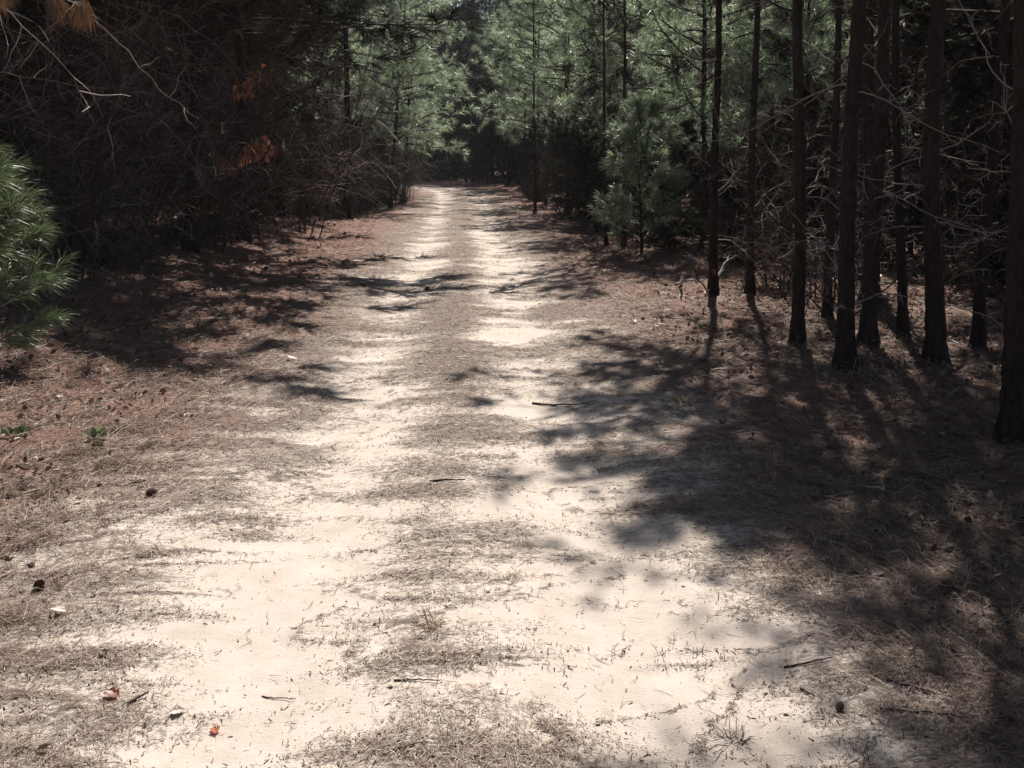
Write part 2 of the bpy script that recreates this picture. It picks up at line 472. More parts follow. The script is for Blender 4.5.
def pine_crown_mesh(seed, z0, z1, rmax, n_limbs, sub, nn, nl, nw, low=0.8, mat=None, elev=(0.0, 0.5), bend=False):
    rng = np.random.default_rng(seed)
    mb = MB()
    pos, dirs = [], []
    for i in range(n_limbs):
        t = (i + rng.uniform(0, 1)) / n_limbs
        z = z0 + (z1 - z0) * t
        az = i * 2.39996 + rng.normal(0, 0.4)
        prof = (low + (1 - low) * min(1, t / 0.3)) * (1 - 0.8 * max(0, (t - 0.25) / 0.75) ** 1.3)
        Rl = rmax * prof * rng.uniform(0.55, 1.2)
        el = rng.uniform(*elev) + 0.5 * t ** 2
        d = np.array([math.cos(az) * math.cos(el), math.sin(az) * math.cos(el), math.sin(el)])
        pth = curve_path((0, 0, z), d, Rl, 6, rng, 0.10, 0.015)
        mb.tube(pth, np.linspace(0.010 + 0.010 * Rl, 0.004, 7), 4, 0)
        for k in range(sub):
            s = 0.25 + 0.75 * (k + rng.uniform(0, 1)) / sub
            f = s * 6; a = min(5, int(f)); p = pth[a] + (pth[a + 1] - pth[a]) * (f - a)
            td = unit(pth[a + 1] - pth[a])
            sdv = unit(td * rng.uniform(0.3, 0.9) + rand_dirs(1, rng)[0] * 0.9 + np.array([0, 0, 0.2]))
            ln = rng.uniform(0.12, 0.42) * min(1.2, Rl) * (1.15 - 0.6 * s)
            sp = curve_path(p, sdv, ln, 2, rng, 0.12, 0.05)
            mb.tube(sp, (0.006, 0.005, 0.003), 3, 0)
            pos.append(sp[-1]); dirs.append(unit(sp[-1] - sp[-2]))
            if rng.uniform() < 0.6:
                pos.append(sp[1]); dirs.append(unit(sp[1] - sp[0] + rng.normal(0, 0.05, 3)))
        pos.append(pth[-1]); dirs.append(unit(pth[-1] - pth[-2]))
    add_tufts(mb, np.array(pos), np.array(dirs), nn, nl, nw, rng, 1, (0.15, 1.25), 0.12, bend)
    return mb.mesh('crown', [M_BARK, mat or M_NEEDLE])

def dead_branch_mesh(seed, length, grav, r=0.0068, twigs=6, mat=None):
    rng = np.random.default_rng(seed)
    mb = MB()
    n = 10
    p = curve_path((0, 0, 0), (1, 0, rng.uniform(-0.1, 0.45)), length, n, rng, 0.13, grav)
    mb.tube(p, np.linspace(r, 0.0022, n + 1), 5, 0, c=rng.uniform(0.3, 0.7))
    for k in range(twigs):
        a = rng.integers(2, n)
        td = unit(p[a] - p[a - 1])
        d = unit(td + rand_dirs(1, rng)[0] * 0.9)
        l = rng.uniform(0.12, 0.4) * length * (1.1 - a / n)
        q = curve_path(p[a], d, l, 5, rng, 0.22, grav * 0.8)
        mb.tube(q, np.linspace(r * 0.45, 0.0016, 6), 4, 0, c=rng.uniform(0.3, 0.9))
        for _ in range(2):
            b = rng.integers(1, 5)
            q2 = curve_path(q[b], unit(q[b + 0] - q[b - 1] + rand_dirs(1, rng)[0]), l * rng.uniform(0.3, 0.6), 3, rng, 0.3, grav)
            mb.tube(q2, np.linspace(0.0026, 0.0014, 4), 3, 0, c=rng.uniform(0.3, 1))
    return mb.mesh('dead_branch', mat or M_TWIG)

def shrub_mesh(seed, H, spread, stems, kids, mat=None, lean=(0, 0), thin=1.0):
    """bare twiggy brush: stems from one root, two orders of fine twigs"""
    rng = np.random.default_rng(seed)
    mb = MB()
    ends, edirs = [], []
    for s in range(stems):
        az = rng.uniform(0, 6.283)
        d = unit(np.array([math.cos(az) * spread + lean[0], math.sin(az) * spread + lean[1], 1.0]))
        l = H * rng.uniform(0.55, 1.1)
        p = curve_path((rng.normal(0, 0.05), rng.normal(0, 0.05), -0.05), d, l, 9, rng, 0.10, -0.02)
        mb.tube(p, np.linspace(0.009, 0.0028, 10) * thin, 4, 0, c=rng.uniform(0.2, 0.6))
        for k in range(kids):
            a = rng.integers(2, 10)
            d2 = unit(unit(p[a] - p[a - 1]) * 0.7 + rand_dirs(1, rng)[0])
            q = curve_path(p[a], d2, l * rng.uniform(0.15, 0.4), 6, rng, 0.2, -0.03)
            mb.tube(q, np.linspace(0.0042, 0.0018, 7) * thin, 3, 0, c=rng.uniform(0.2, 0.9))
            for _ in range(4):
                b = rng.integers(1, 7)
                d3 = unit(unit(q[b] - q[b - 1]) + rand_dirs(1, rng)[0])
                q3 = curve_path(q[b], d3, l * rng.uniform(0.06, 0.16), 3, rng, 0.25, -0.04)
                mb.tube(q3, np.linspace(0.0024, 0.0013, 4) * thin, 3, 0, c=rng.uniform(0.2, 1))
                ends.append(q3[-1]); edirs.append(unit(q3[-1] - q3[-2]))
    return mb.mesh('stems', mat or M_BRUSH), np.array(ends), np.array(edirs)

def add_leaves(mb, pos, dirs, size, rng, mi=0, tint=(0.2, 1.0), droop=0.0):
    """curled, lobed dead leaves: six-vertex blade folded along its midrib"""
    n = len(pos)
    d = unit(dirs + rng.normal(0, 0.5, (n, 3)) + np.array([0, 0, -droop]))
    s = unit(np.cross(d, rand_dirs(n, rng))); nrm = np.cross(d, s)
    l = (size * rng.uniform(0.6, 1.3, n))[:, None]; w = l * rng.uniform(0.22, 0.36, n)[:, None]
    c = rng.uniform(-0.1, 0.35, n)[:, None]
    p0 = pos; p1 = pos + d * l * 0.35; p2 = pos + d * l * 0.7 + nrm * l * c * 0.3; p3 = pos + d * l + nrm * l * c
    v = np.stack([p0, p1 + s * w + nrm * w * 0.5, p1, p1 - s * w + nrm * w * 0.5, p2 + s * w * 0.8 + nrm * w * 0.4, p2, p2 - s * w * 0.8 + nrm * w * 0.4, p3], 1)
    k = np.arange(n)[:, None] * 8
    t = np.repeat(rng.uniform(tint[0], tint[1], n), 8)
    mb.add(v.reshape(-1, 3), np.concatenate([k + np.array([[1, 2, 5, 4]]), k + np.array([[2, 3, 6, 5]])]), mi, t)
    mb.f.append(np.concatenate([k + np.array([[0, 2, 1]]), k + np.array([[0, 3, 2]]), k + np.array([[4, 5, 7]]), k + np.array([[5, 6, 7]])]) + mb.n - n * 8)
    mb.m.append(np.full(n * 4, mi, np.int32))

# ------------------------------------------------------------------ prototypes
TRUNK_H = 10.5
TRUNKS_NEAR = [pine_trunk_mesh(100 + k, TRUNK_H, 0.082, near=True) for k in range(5)]
TRUNKS = [pine_trunk_mesh(120 + k, TRUNK_H, 0.08) for k in range(5)]
CANOPY = [pine_crown_mesh(200 + k, 4.3, 10.4, 1.75, 36, 9, 22, 0.22, 0.018, 0.8) for k in range(4)]
EDGECROWN = [pine_crown_mesh(210 + k, 4.8, 10.4, 1.6, 20, 9, 15, 0.17, 0.012, 0.75) for k in range(3)]
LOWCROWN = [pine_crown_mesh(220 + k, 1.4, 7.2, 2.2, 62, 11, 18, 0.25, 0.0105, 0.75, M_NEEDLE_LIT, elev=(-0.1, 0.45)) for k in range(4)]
DARKCANOPY = [pine_crown_mesh(260 + k, 3.4, 10.4, 2.0, 52, 9, 20, 0.24, 0.024, 0.9, M_NEEDLE_DIM) for k in range(3)]  # deep canopy in the needle colour darkened as shade
DIMCROWN = [pine_crown_mesh(240 + k, 0.15, 5.6, 1.7, 60, 9, 20, 0.20, 0.016, 0.9, M_NEEDLE_DIM, elev=(-0.2, 0.4)) for k in range(3)]  # low foliage in the same shade-darkened needle colour
YTRUNK = [pine_trunk_mesh(140 + k, 7.8, 0.06) for k in range(3)]
DEAD = [dead_branch_mesh(300 + k, l, g_) for k, (l, g_) in enumerate([(0.7, 0.03), (1.0, -0.04), (1.3, 0.02), (1.6, -0.03), (0.9, -0.09), (1.2, 0.06), (0.5, 0.0), (1.8, -0.05)])]

def add_dead(root, n, zlo, zhi, rng, az0=None, azs=6.283):
    for k in range(n):
        az = rng.uniform(0, 6.283) if az0 is None else az0 + rng.uniform(-azs, azs)
        link('dead_branch', DEAD[int(rng.integers(len(DEAD)))], root, (0, 0, rng.uniform(zlo, zhi)), (rng.uniform(-0.6, 0.6), rng.uniform(-0.35, 0.25), az), rng.uniform(0.7, 1.15))

def stand_tree(x, y, label, group=None, near=False, dead=0, height=1.0, girth=1.0, tilt=(0, 0), rng=RNG, crown='dense', csize=1.0):
    t = thing('pine_tree', label, 'pine tree', (x, y, z_at(x, y)), (tilt[0], tilt[1], 0), 1.0, group)
    t.scale = (girth, girth, height)
    pool = TRUNKS_NEAR if near else TRUNKS
    spin = rng.uniform(0, 6.283)
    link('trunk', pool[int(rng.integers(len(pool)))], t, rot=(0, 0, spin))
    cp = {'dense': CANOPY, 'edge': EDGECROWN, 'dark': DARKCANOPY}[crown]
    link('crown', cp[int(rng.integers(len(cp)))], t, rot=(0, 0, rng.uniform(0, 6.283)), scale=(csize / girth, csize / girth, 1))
    add_dead(t, dead, 0.5, 4.8, rng)
    return t

# ------------------------------------------------------------------ right-hand edge trunks the photograph shows one by one
HERO = [  # where the foot stands in the photograph, girth, height, dead branches, tilt, label
    (1013, 442, 0.76, 0.92, 14, (0, -0.02), 'rough barked pine trunk cut by the right edge of the photo'),
    (845, 373, 0.76, 0.92, 12, (0, 0.006), 'straight dark pine whose trunk shadow runs across the needles toward the viewer'),
    (868, 347, 0.76, 0.90, 9, (0, 0.008), 'dark pine close behind the straight pine casting the long trunk shadow'),
    (797, 347, 0.64, 0.90, 9, (0.01, 0.005), 'slim pine just left of the straight pine casting the long trunk shadow'),
    (827, 322, 0.48, 0.90, 7, (0, 0.006), 'very thin pine stem between two thicker pines at the right verge'),
    (713, 297, 0.60, 0.88, 14, (0, 0.0), 'pine trunk with spiky dead branches standing near the reddish leaf sprig'),
    (750, 297, 0.56, 0.90, 9, (0.0, 0.0), 'dark pine just right of the spiky branched pine at the verge'),
    (936, 366, 0.84, 0.92, 12, (0, 0.0), 'thick shaded pine midway between the straight pine and the right edge pine'),
    (903, 338, 0.48, 0.90, 9, (0, -0.03), 'thin leaning pine just left of the thick shaded pine'),
    (978, 352, 0.56, 0.90, 9, (0, 0.02), 'dark pine in the second row behind the right edge pine'),
    (606, 247, 0.40, 0.70, 8, (0, 0.0), 'thin dark stem rising in front of the green pines right of the track'),
    (624, 248, 0.48, 0.75, 8, (0, 0.004), 'second thin dark stem before the green pines, a step right of the first'),
    (535, 214, 0.48, 0.70, 8, (0, 0.0), 'lone thin trunk at the mouth of the dark hollow right of the track'),
]
hero_xy = []
rng = np.random.default_rng(5)
for (fx, fy, gi, he, nd, tl, lab) in HERO:
    x, y, _ = ground_pt(fx, fy)
    stand_tree(x, y, lab, None, True, nd, he, gi, tl, rng, 'dense' if 8.5 < y < 11 else 'edge')
    hero_xy.append((x, y))
LEFT = [(-5.4, 9.4, 0.9, 'foremost dim pine at the corner of the left thicket'), (-4.6, 10.3, 1.5, 'dim pine just behind the foremost one at the corner of the left thicket'), (-3.75, 11.8, 2.2, 'dark broad trunk rising out of the twiggy left thicket'),
        (-3.5, 13.7, 2.2, 'dark pine behind the orange oak leaves in the left thicket'), (-4.0, 15.9, 1.8, 'dim pine midway along the left thicket'),
        (-3.9, 18.2, 1.5, 'dim pine toward the far part of the left thicket'), (-2.75, 19.9, 1.1, 'dark trunk standing at the far end of the left thicket by the track')]
for (x, y, cs, lab) in LEFT:
    stand_tree(x, y, lab, None, False, 10, 0.92, 1.1, (0, 0.01), rng, 'dark' if cs > 1.4 else 'dense', cs)
    hero_xy.append((x, y))

# ------------------------------------------------------------------ the pine stands
def in_view(x, y, m):
    return y > 1 and -0.546 * y - m < x < 0.656 * y + m

GRP_R = 'slender pines in the shaded stand right of the track'
GRP_L = 'slender pines in the shaded stand left of the track'
GRP_F = 'pines closing the view where the track bends'
rng = np.random.default_rng(21)
LOWS = [(-2.1, 24.0), (-2.0, 27.5), (-2.5, 31.0), (-3.6, 36.0), (-4.4, 28.5), (2.25, 31.5), (2.3, 26.5), (2.7, 22.3), (3.2, 18.6), (4.8, 24.6), (5.2, 20.6), (4.4, 15.4), (3.4, 36.0), (5.4, 29.0), (5.9, 14.6), (6.8, 18.0)]
n_st = 0
for yy in np.arange(3.5, 64, 2.35):
    for xx in np.arange(-26, 30, 2.35):
        x = xx + rng.uniform(-0.85, 0.85); y = yy + rng.uniform(-0.85, 0.85)
        if not in_view(x, y, 3.5): continue
        l_, r_ = float(xl(y)), float(xr(y))
        if y < 50 and l_ - 0.1 < x < r_ + 0.35: continue
        if x > r_ + 17 or x < l_ - 17: continue
        if any((x - a) ** 2 + (y - b) ** 2 < 1.0 for a, b in hero_xy): continue
        if any((x - a) ** 2 + (y - b) ** 2 < 2.2 for a, b in LOWS): continue
        if x > 0 and y < 11 and x < 4.2: continue
        edge = min(abs(x - l_), abs(x - r_))
        if 11.5 < y < 35 and ((x > 0 and edge < 4.0 + (y > 20) * 1.0) or (x < 0 and y > 21 and edge < 3.2)): continue
        if y >= 47:
            lab, grp = 'slender shaded pine in the dark wood where the track bends away', GRP_F
        elif x > 0:
            lab, grp = 'slender dark pine with bare lower trunk deep in the stand right of the track', GRP_R
        else:
            lab, grp = 'slender dark pine with bare lower trunk in the shaded stand left of the track', GRP_L
        nd = 0 if y > 30 else (6 if edge < 3 else 3)
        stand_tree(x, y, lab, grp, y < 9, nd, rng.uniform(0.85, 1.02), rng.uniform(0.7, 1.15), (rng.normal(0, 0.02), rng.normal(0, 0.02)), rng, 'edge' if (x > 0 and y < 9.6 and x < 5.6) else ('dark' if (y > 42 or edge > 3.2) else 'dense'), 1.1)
        n_st += 1
for xx in (-9.5, -7.0, -4.8, 4.0, 6.4, 8.8):  # unseen pines added to block sky light around the camera
    for yy in (-9.5, -6.8, -4.2, -1.6, 1.0):
        x = xx + rng.uniform(-0.7, 0.7); y = yy + rng.uniform(-0.8, 0.8)
        stand_tree(x, y, 'unseen slender pine added beside and behind the viewer to block sky light', 'unseen pines added to block sky light', False, 3, rng.uniform(0.85, 1.0), rng.uniform(0.8, 1.1), (0, 0), rng, 'dense', 1.1)
print('stand trees', n_st)

# ------------------------------------------------------------------ young green pines along the lit corridor
LOW_LAB = [
    'pale sunlit young pine leaning over the left side of the far track',
    'green young pine just behind the pale leaning one on the left of the track',
    'green young pine third along the left side of the far track',
    'green young pine where the track bends out of sight to the left',
    'green young pine in the second row on the left, behind the twiggy thicket',
    'green young pine on the right of the track beside the dark gap',
    'pale green young pine right of the track, nearer than the one beside the dark gap',
    'bushy green pine with low boughs and a dark hollow beneath, right of the track',
    'green pine right of the track just behind the thin dark stems',
    'green pine in the second row behind the bushy one with the dark hollow',
    'green pine in the second row behind the two thin dark stems',
    'grey green pine nearest the dark stand, right of the two thin stems',
    'farthest green pine on the right of the track',
    'green pine top showing above the row right of the track',
    'dim green pine in the dark stand behind the spiky branched pine',
    'dim green pine deep in the dark stand, behind and right of the grey green one',
]
rng = np.random.default_rng(33)
for k, (x, y) in enumerate(LOWS):
    t = thing('young_pine', LOW_LAB[k], 'pine tree', (x, y, z_at(x, y)), (0, 0.06 if x < 0 else -0.02, 0), rng.uniform(0.92, 1.1), 'young green pines beside the track')
    link('trunk', YTRUNK[k % 3], t)
    link('crown', LOWCROWN[k % 4], t, (0, 0, {0: 0.25, 1: 0.1, 5: 0.7, 6: 0.9, 7: 0.9, 9: 0.5}.get(k, 0)), rot=(0, 0, rng.uniform(0, 6.28)))

# understorey pines plugging the depth of the wood, shade put into their needle colour
rng = np.random.default_rng(44)
nu = 0
for yy in np.concatenate([np.arange(9, 36, 3.0), np.arange(36, 62, 2.5)]):
    for xx in np.arange(-28, 32, 2.9):
        x = xx + rng.uniform(-1.2, 1.2); y = yy + rng.uniform(-1.2, 1.2)
        if not in_view(x, y, 2): continue
        l_, r_ = float(xl(y)), float(xr(y))
        if y < 46 and l_ - 1.2 < x < r_ + (2.0 if y < 14 else (1.3 if y > 19 else 2.2)): continue
        if abs(x - (l_ + r_) / 2) > 18: continue
        if any((x - a) ** 2 + (y - b) ** 2 < 1.2 for a, b in LOWS): continue
        sd_ = 'right' if x > 0 else 'left'
        t = thing('understorey_pine', 'dim bushy young pine filling the depth of the dark wood ' + sd_ + ' of the track', 'pine tree', (x, y, z_at(x, y)), (0, 0, rng.uniform(0, 6.28)), rng.uniform(0.6, 1.1), 'dim understorey pines ' + sd_ + ' of the track')
        link('trunk', YTRUNK[nu % 3], t, scale=(0.8, 0.8, 0.7)); link('crown', DIMCROWN[nu % 3], t)
        nu += 1
for k in range(22):  # more shade-coloured pines added to darken the gap
    y = rng.uniform(47.5, 57); x = rng.uniform(-7.5, 4.5)
    t = thing('understorey_pine', 'dim bushy young pine in the dark gap at the bend of the track', 'pine tree', (x, y, z_at(x, y)), (0, 0, rng.uniform(0, 6.28)), rng.uniform(0.9, 1.3), 'dim understorey pines in the gap at the bend')
    link('trunk', YTRUNK[k % 3], t, scale=(0.8, 0.8, 0.7)); link('crown', DIMCROWN[k % 3], t)
for k in range(11):  # bushes added to hide lit ground, shade put into their needle colour
    y = 16.5 + k * 1.55 + rng.uniform(-0.4, 0.4); x = float(xr(y)) + rng.uniform(0.35, 1.0)
    t = thing('evergreen_bush', 'low dark evergreen bush in the hollow under the green pines right of the track', 'bush', (x, y, z_at(x, y)), (0, 0, rng.uniform(0, 6.28)), rng.uniform(0.28, 0.46), 'low dark bushes right of the track')
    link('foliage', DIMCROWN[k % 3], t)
for k in range(20):
    y = 9.6 + k * 0.95 + rng.uniform(-0.4, 0.4); x = float(xl(y)) - rng.uniform(0.5, 1.3)
    t = thing('evergreen_bush', 'low dark evergreen bush at the foot of the twiggy thicket left of the track', 'bush', (x, y, z_at(x, y)), (0, 0, rng.uniform(0, 6.28)), rng.uniform(0.28, 0.48), 'low dark bushes left of the track')
    link('foliage', DIMCROWN[k % 3], t)
for k in range(13):
    y = 10.6 + k * 0.6 + rng.uniform(-0.3, 0.3); x = float(xr(y)) + rng.uniform(0.35, 1.2)
    t = thing('evergreen_bush', 'low dark bush at the foot of the grey green pines on the right verge', 'bush', (x, y, z_at(x, y)), (0, 0, rng.uniform(0, 6.28)), rng.uniform(0.2, 0.36), 'low dark bushes on the right verge')
    link('foliage', DIMCROWN[k % 3], t)
for k in range(22):  # bushes added to darken the stand, in shade-coloured needles
    y = rng.uniform(8.5, 16.5); x = float(xr(y)) + rng.uniform(1.6, 5.5)
    t = thing('evergreen_bush', 'low dark bush between the trunks of the stand right of the track', 'bush', (x, y, z_at(x, y)), (0, 0, rng.uniform(0, 6.28)), rng.uniform(0.25, 0.5), 'low dark bushes among the right trunks')
    link('foliage', DIMCROWN[k % 3], t)
print('understorey', nu)

# far wood as one mass
rng = np.random.default_rng(55)
mb = MB()
P, D = [], []
for a in np.linspace(-50, 50, 90):
    rr = rng.uniform(70, 84)
    cxp, cyp = rr * math.sin(R(a)), rr * math.cos(R(a))
    n = 760
    h = rng.uniform(21, 27)
    tz = rng.uniform(0, 1, n); rad = 2.6 * (1 - 0.7 * tz) * np.sqrt(rng.uniform(0, 1, n)); az = rng.uniform(0, 6.28, n)
    P.append(np.stack([cxp + rad * np.cos(az), cyp + rad * np.sin(az), 0.2 + h * tz + 1], -1))
    d = np.stack([np.cos(az), np.sin(az), np.full(n, 0.4)], -1); D.append(unit(d + rng.normal(0, 0.4, (n, 3))))
    mb.tube(np.array([[cxp, cyp, -0.3], [cxp + rng.normal(0, .2), cyp, h * 0.5], [cxp, cyp, h + 1]]), (0.16, 0.12, 0.04), 6, 0)
add_tufts(mb, np.concatenate(P), np.concatenate(D), 8, 0.55, 0.12, rng, 1, (0.2, 1.3))
o = link('far_wood', mb.mesh('far_wood', [M_BARK, M_NEEDLE])); o['kind'] = 'stuff'
tag(o, 'dark mass of far pine wood closing off the view behind the stands', 'wood')

# ------------------------------------------------------------------ thin sunlit haze
hz = bpy.data.materials.new('haze'); hz.use_nodes = True
hn = hz.node_tree; hn.nodes.remove(hn.nodes['Principled BSDF'])
pv = hn.nodes.new('ShaderNodeVolumePrincipled')
pv.inputs['Color'].default_value = (0.90, 0.95, 1.0, 1); pv.inputs['Density'].default_value = 0.0005; pv.inputs['Anisotropy'].default_value = 0.2
hn.links.new(pv.outputs[0], hn.nodes['Material Output'].inputs['Volume'])
mb = MB()
c = np.array([[x, y, z] for z in (-2.0, 45.0) for y in (-425, 425) for x in (-425, 425)])
mb.add(c, [[0, 2, 3, 1], [4, 5, 7, 6], [0, 1, 5, 4], [2, 6, 7, 3], [0, 4, 6, 2], [1, 3, 7, 5]])
o = link('haze', mb.mesh('haze', hz)); o['kind'] = 'stuff'
tag(o, 'faint sunlit haze veiling the far end of the track', 'haze')

# ------------------------------------------------------------------ twiggy brush
SHRUB = []
for k, (H, sp, st, kd) in enumerate([(2.6, 0.35, 6, 10), (2.0, 0.5, 7, 10), (3.2, 0.3, 5, 12), (1.4, 0.6, 8, 8), (0.8, 0.7, 8, 6)]):
    SHRUB.append(shrub_mesh(400 + k, H, sp, st, kd))
OAKL = []
for k in range(5):
    m_, e_, d_ = SHRUB[k]
    rg = np.random.default_rng(430 + k)
    b = MB(); sel = rg.uniform(0, 1, len(e_)) < 0.45
    add_leaves(b, e_[sel], d_[sel], 0.075, rg, 0, (0.1, 0.9), 0.6)
    OAKL.append(b.mesh('leaves', M_FALLEN))

def shrub(k, x, y, label, group=None, leaves=False, scale=1.0, tilt=(0, 0), rz=0.0, name=None):
    nm = name or ('oak_sapling' if leaves else 'bare_shrub')
    t = thing(nm, label, 'sapling' if leaves else 'shrub', (x, y, z_at(x, y)), (tilt[0], tilt[1], rz), scale, group)
    link('stems', SHRUB[k][0], t)
    if leaves: link('leaves', OAKL[k], t)
    return t

rng = np.random.default_rng(66)
for i_ in range(84):          # left edge: grey brown thicket
    y = 8.8 + 20 * (i_ / 84) + rng.uniform(-0.5, 0.5)
    x = float(xl(y)) + rng.uniform(-1.1, 0.75 if y < 16 else 0.1)
    shrub(int(rng.choice([0, 1, 2, 2, 0, 3])), x, y, 'bare grey brown bush in the twiggy thicket left of the track', 'bare bushes of the left thicket', False, rng.uniform(0.8, 1.6 if y < 17 else 1.15), (rng.uniform(-0.2, 0.2), rng.uniform(0, 0.35 if y < 16 else 0.1)), rng.uniform(-0.3, 0.3))
for i_ in range(50):          # right edge
    y = 6.5 + 20 * (i_ / 50) + rng.uniform(-0.5, 0.5)
    x = float(xr(y)) + rng.uniform(0.6, 4.5)
    shrub(int(rng.choice([0, 1, 3])), x, y, 'bare twiggy bush between the trunks right of the track', 'bare bushes among the right trunks', False, rng.uniform(0.7, 1.2), (0, rng.uniform(-0.2, 0.1)), rng.uniform(-0.3, 0.3))
for i_ in range(14):          # leafy brown scrub in the right stand
    y = rng.uniform(8, 20); x = float(xr(y)) + rng.uniform(1.0, 6.0)
    shrub(int(rng.choice([1, 3, 4])), x, y, 'drab brown leaved scrub oak on the floor of the dark stand right of the track', 'scrub oaks among the right trunks', True, rng.uniform(0.7, 1.1), (0, 0), rng.uniform(0, 6))
for i_ in range(46):          # knee-high dead growth breaking up both verges
    right = i_ % 2 == 0
    y = rng.uniform(6.5, 24)
    x = float(xr(y)) + rng.uniform(-0.5, 1.3) if right else float(xl(y)) + rng.uniform(-0.6, 0.9)
    sd_ = 'right' if right else 'left'
    shrub(int(rng.choice([3, 4, 4])), x, y, 'knee high dead brown weed clump on the needles of the ' + sd_ + ' verge', 'dead weed clumps on the ' + sd_ + ' verge', i_ % 3 == 0, rng.uniform(0.22, 0.5), (rng.uniform(-0.3, 0.3), rng.uniform(-0.3, 0.3)), rng.uniform(0, 6), 'dead_weed')

def oak(root, sprays, label, seed):
    rg = np.random.default_rng(seed)
    rt = np.array([root[0], root[1], z_at(*root)])
    t = thing('oak_sapling', label, 'sapling', rt)
    mb = MB(); lb = MB()
    top = max(sp[2] for sp, *_ in sprays)
    for (tip, nleaf, sx, sz) in sprays:
        tip = np.array(tip) - rt
        u = np.linspace(0, 1, 14)[:, None]
        p = np.array([[0, 0, -0.05]]) * (1 - u) + tip * u + np.stack([-0.25 * np.sin(u[:, 0] * 3.14), 0 * u[:, 0], 0.30 * np.sin(u[:, 0] * 3.14)], -1)
        p[1:] += rg.normal(0, 0.012, (13, 3))
        mb.tube(p, np.linspace(0.010, 0.003, 14), 5, 0, c=0.4)
        for k in range(7):
            e = tip + np.array([rg.uniform(-sx, sx), rg.uniform(-0.15, 0.15), rg.uniform(-sz, sz)])
            q = np.linspace(p[10], e, 6) + rg.normal(0, 0.012, (6, 3))
            mb.tube(q, np.linspace(0.004, 0.0018, 6), 3, 0, c=0.6)
            m = nleaf // 7
            pos = q[rg.integers(2, 6, m)] + rg.normal(0, 0.035, (m, 3))
            add_leaves(lb, pos, np.tile([[0, 0, -0.8]], (m, 1)), np.full(m, 0.085), rg, 0, (0.1, 1), 0.3)
    link('stems', mb.mesh('stems', M_BRUSH), t)
    link('leaves', lb.mesh('leaves', M_FALLEN if seed == 4 else M_OAK), t)
oak((-3.5, 13.0), [((-2.92, 12.6, 1.72), 150, 0.26, 0.12), ((-3.45, 12.7, 1.50), 80, 0.3, 0.10)], 'oak sapling with a bright spray of orange dead leaves low in the left thicket', 1)
oak((-3.6, 13.6), [((-3.2, 13.0, 2.75), 84, 0.14, 0.16)], 'taller oak sapling with one small tuft of orange leaves high in the left thicket', 2)
oak((-4.0, 12.2), [((-3.55, 11.8, 0.85), 40, 0.25, 0.12)], 'low oak sapling with a few rusty leaves under the left thicket', 3)
oak((2.75, 9.2), [((2.62, 9.1, 0.40), 10, 0.10, 0.12)], 'small sapling holding a few dull reddish leaves by the spiky branched pine', 4)

# ------------------------------------------------------------------ near left: young pine with fresh green tufts
def sapling(name, loc, H, rad, n_limbs, seed, label, nn=70, nl=0.20, nw=0.0026, scale=1.0, mat=None):
    rng = np.random.default_rng(seed)
    t = thing(name, label, 'pine tree', loc, (0, 0, 0), scale)
    mb = MB()
    p = curve_path((0, 0, -0.05), (0, 0, 1), H, 10, rng, 0.05, 0.05)
    mb.tube(p, np.linspace(0.028, 0.006, 11), 8, 0)
    link('trunk', mb.mesh('trunk', M_BARK, True), t)
    mb = MB(); pos, dirs = [], []
    for i in range(n_limbs):
        u = 0.10 + 0.9 * (i + rng.uniform(0, 1)) / n_limbs
        a = min(9, int(u * 10)); b = p[a] + (p[a + 1] - p[a]) * (u * 10 - a)
        az = i * 2.4 + rng.normal(0, 0.3); el = rng.uniform(0.1, 0.6)
        d = np.array([math.cos(az) * math.cos(el), math.sin(az) * math.cos(el), math.sin(el)])
        l = rad * (1 - 0.65 * u) * rng.uniform(0.7, 1.15)
        q = curve_path(b, d, l, 5, rng, 0.08, 0.06)
        mb.tube(q, np.linspace(0.009, 0.004, 6), 5, 0)
        for s in (3, 4, 5):
            pos.append(q[s]); dirs.append(unit(q[s] - q[s - 1]))
        for k in range(3):
            c = rng.integers(2, 5)
            e = curve_path(q[c], unit(unit(q[c] - q[c - 1]) + rand_dirs(1, rng)[0] * 0.8 + [0, 0, 0.3]), l * 0.3, 3, rng, 0.08, 0.08)
            mb.tube(e, np.linspace(0.005, 0.003, 4), 4, 0)
            pos.append(e[-1]); dirs.append(unit(e[-1] - e[-2])); pos.append(e[-2]); dirs.append(unit(e[-2] - e[-3]))
    add_tufts(mb, np.array(pos), np.array(dirs), nn, nl, nw, rng, 1, (0.1, 1.1), 0.18, True, 0.12)
    link('crown', mb.mesh('crown', [M_TWIG, mat or M_NEEDLE_YOUNG]), t)
    return t

sapling('pine_sapling', (-3.42, 5.9, z_at(-3.3, 5.9)), 1.5, 0.85, 34, 501, 'bright green young pine with long fresh needles at the left edge', 40, 0.18, 0.0042)
sapling('pine_sapling', (2.75, 13.1, z_at(2.75, 13.1)), 2.3, 0.9, 50, 502, 'small bushy green pine at the right verge under the taller green pines', 18, 0.20, 0.010, mat=M_NEEDLE_LIT)
sapling('pine_sapling', (-5.0, 8.3, z_at(-5.0, 8.3)), 2.6, 0.9, 22, 503, 'dim young pine in the shade behind the bright green young pine', 40, 0.19, 0.004)

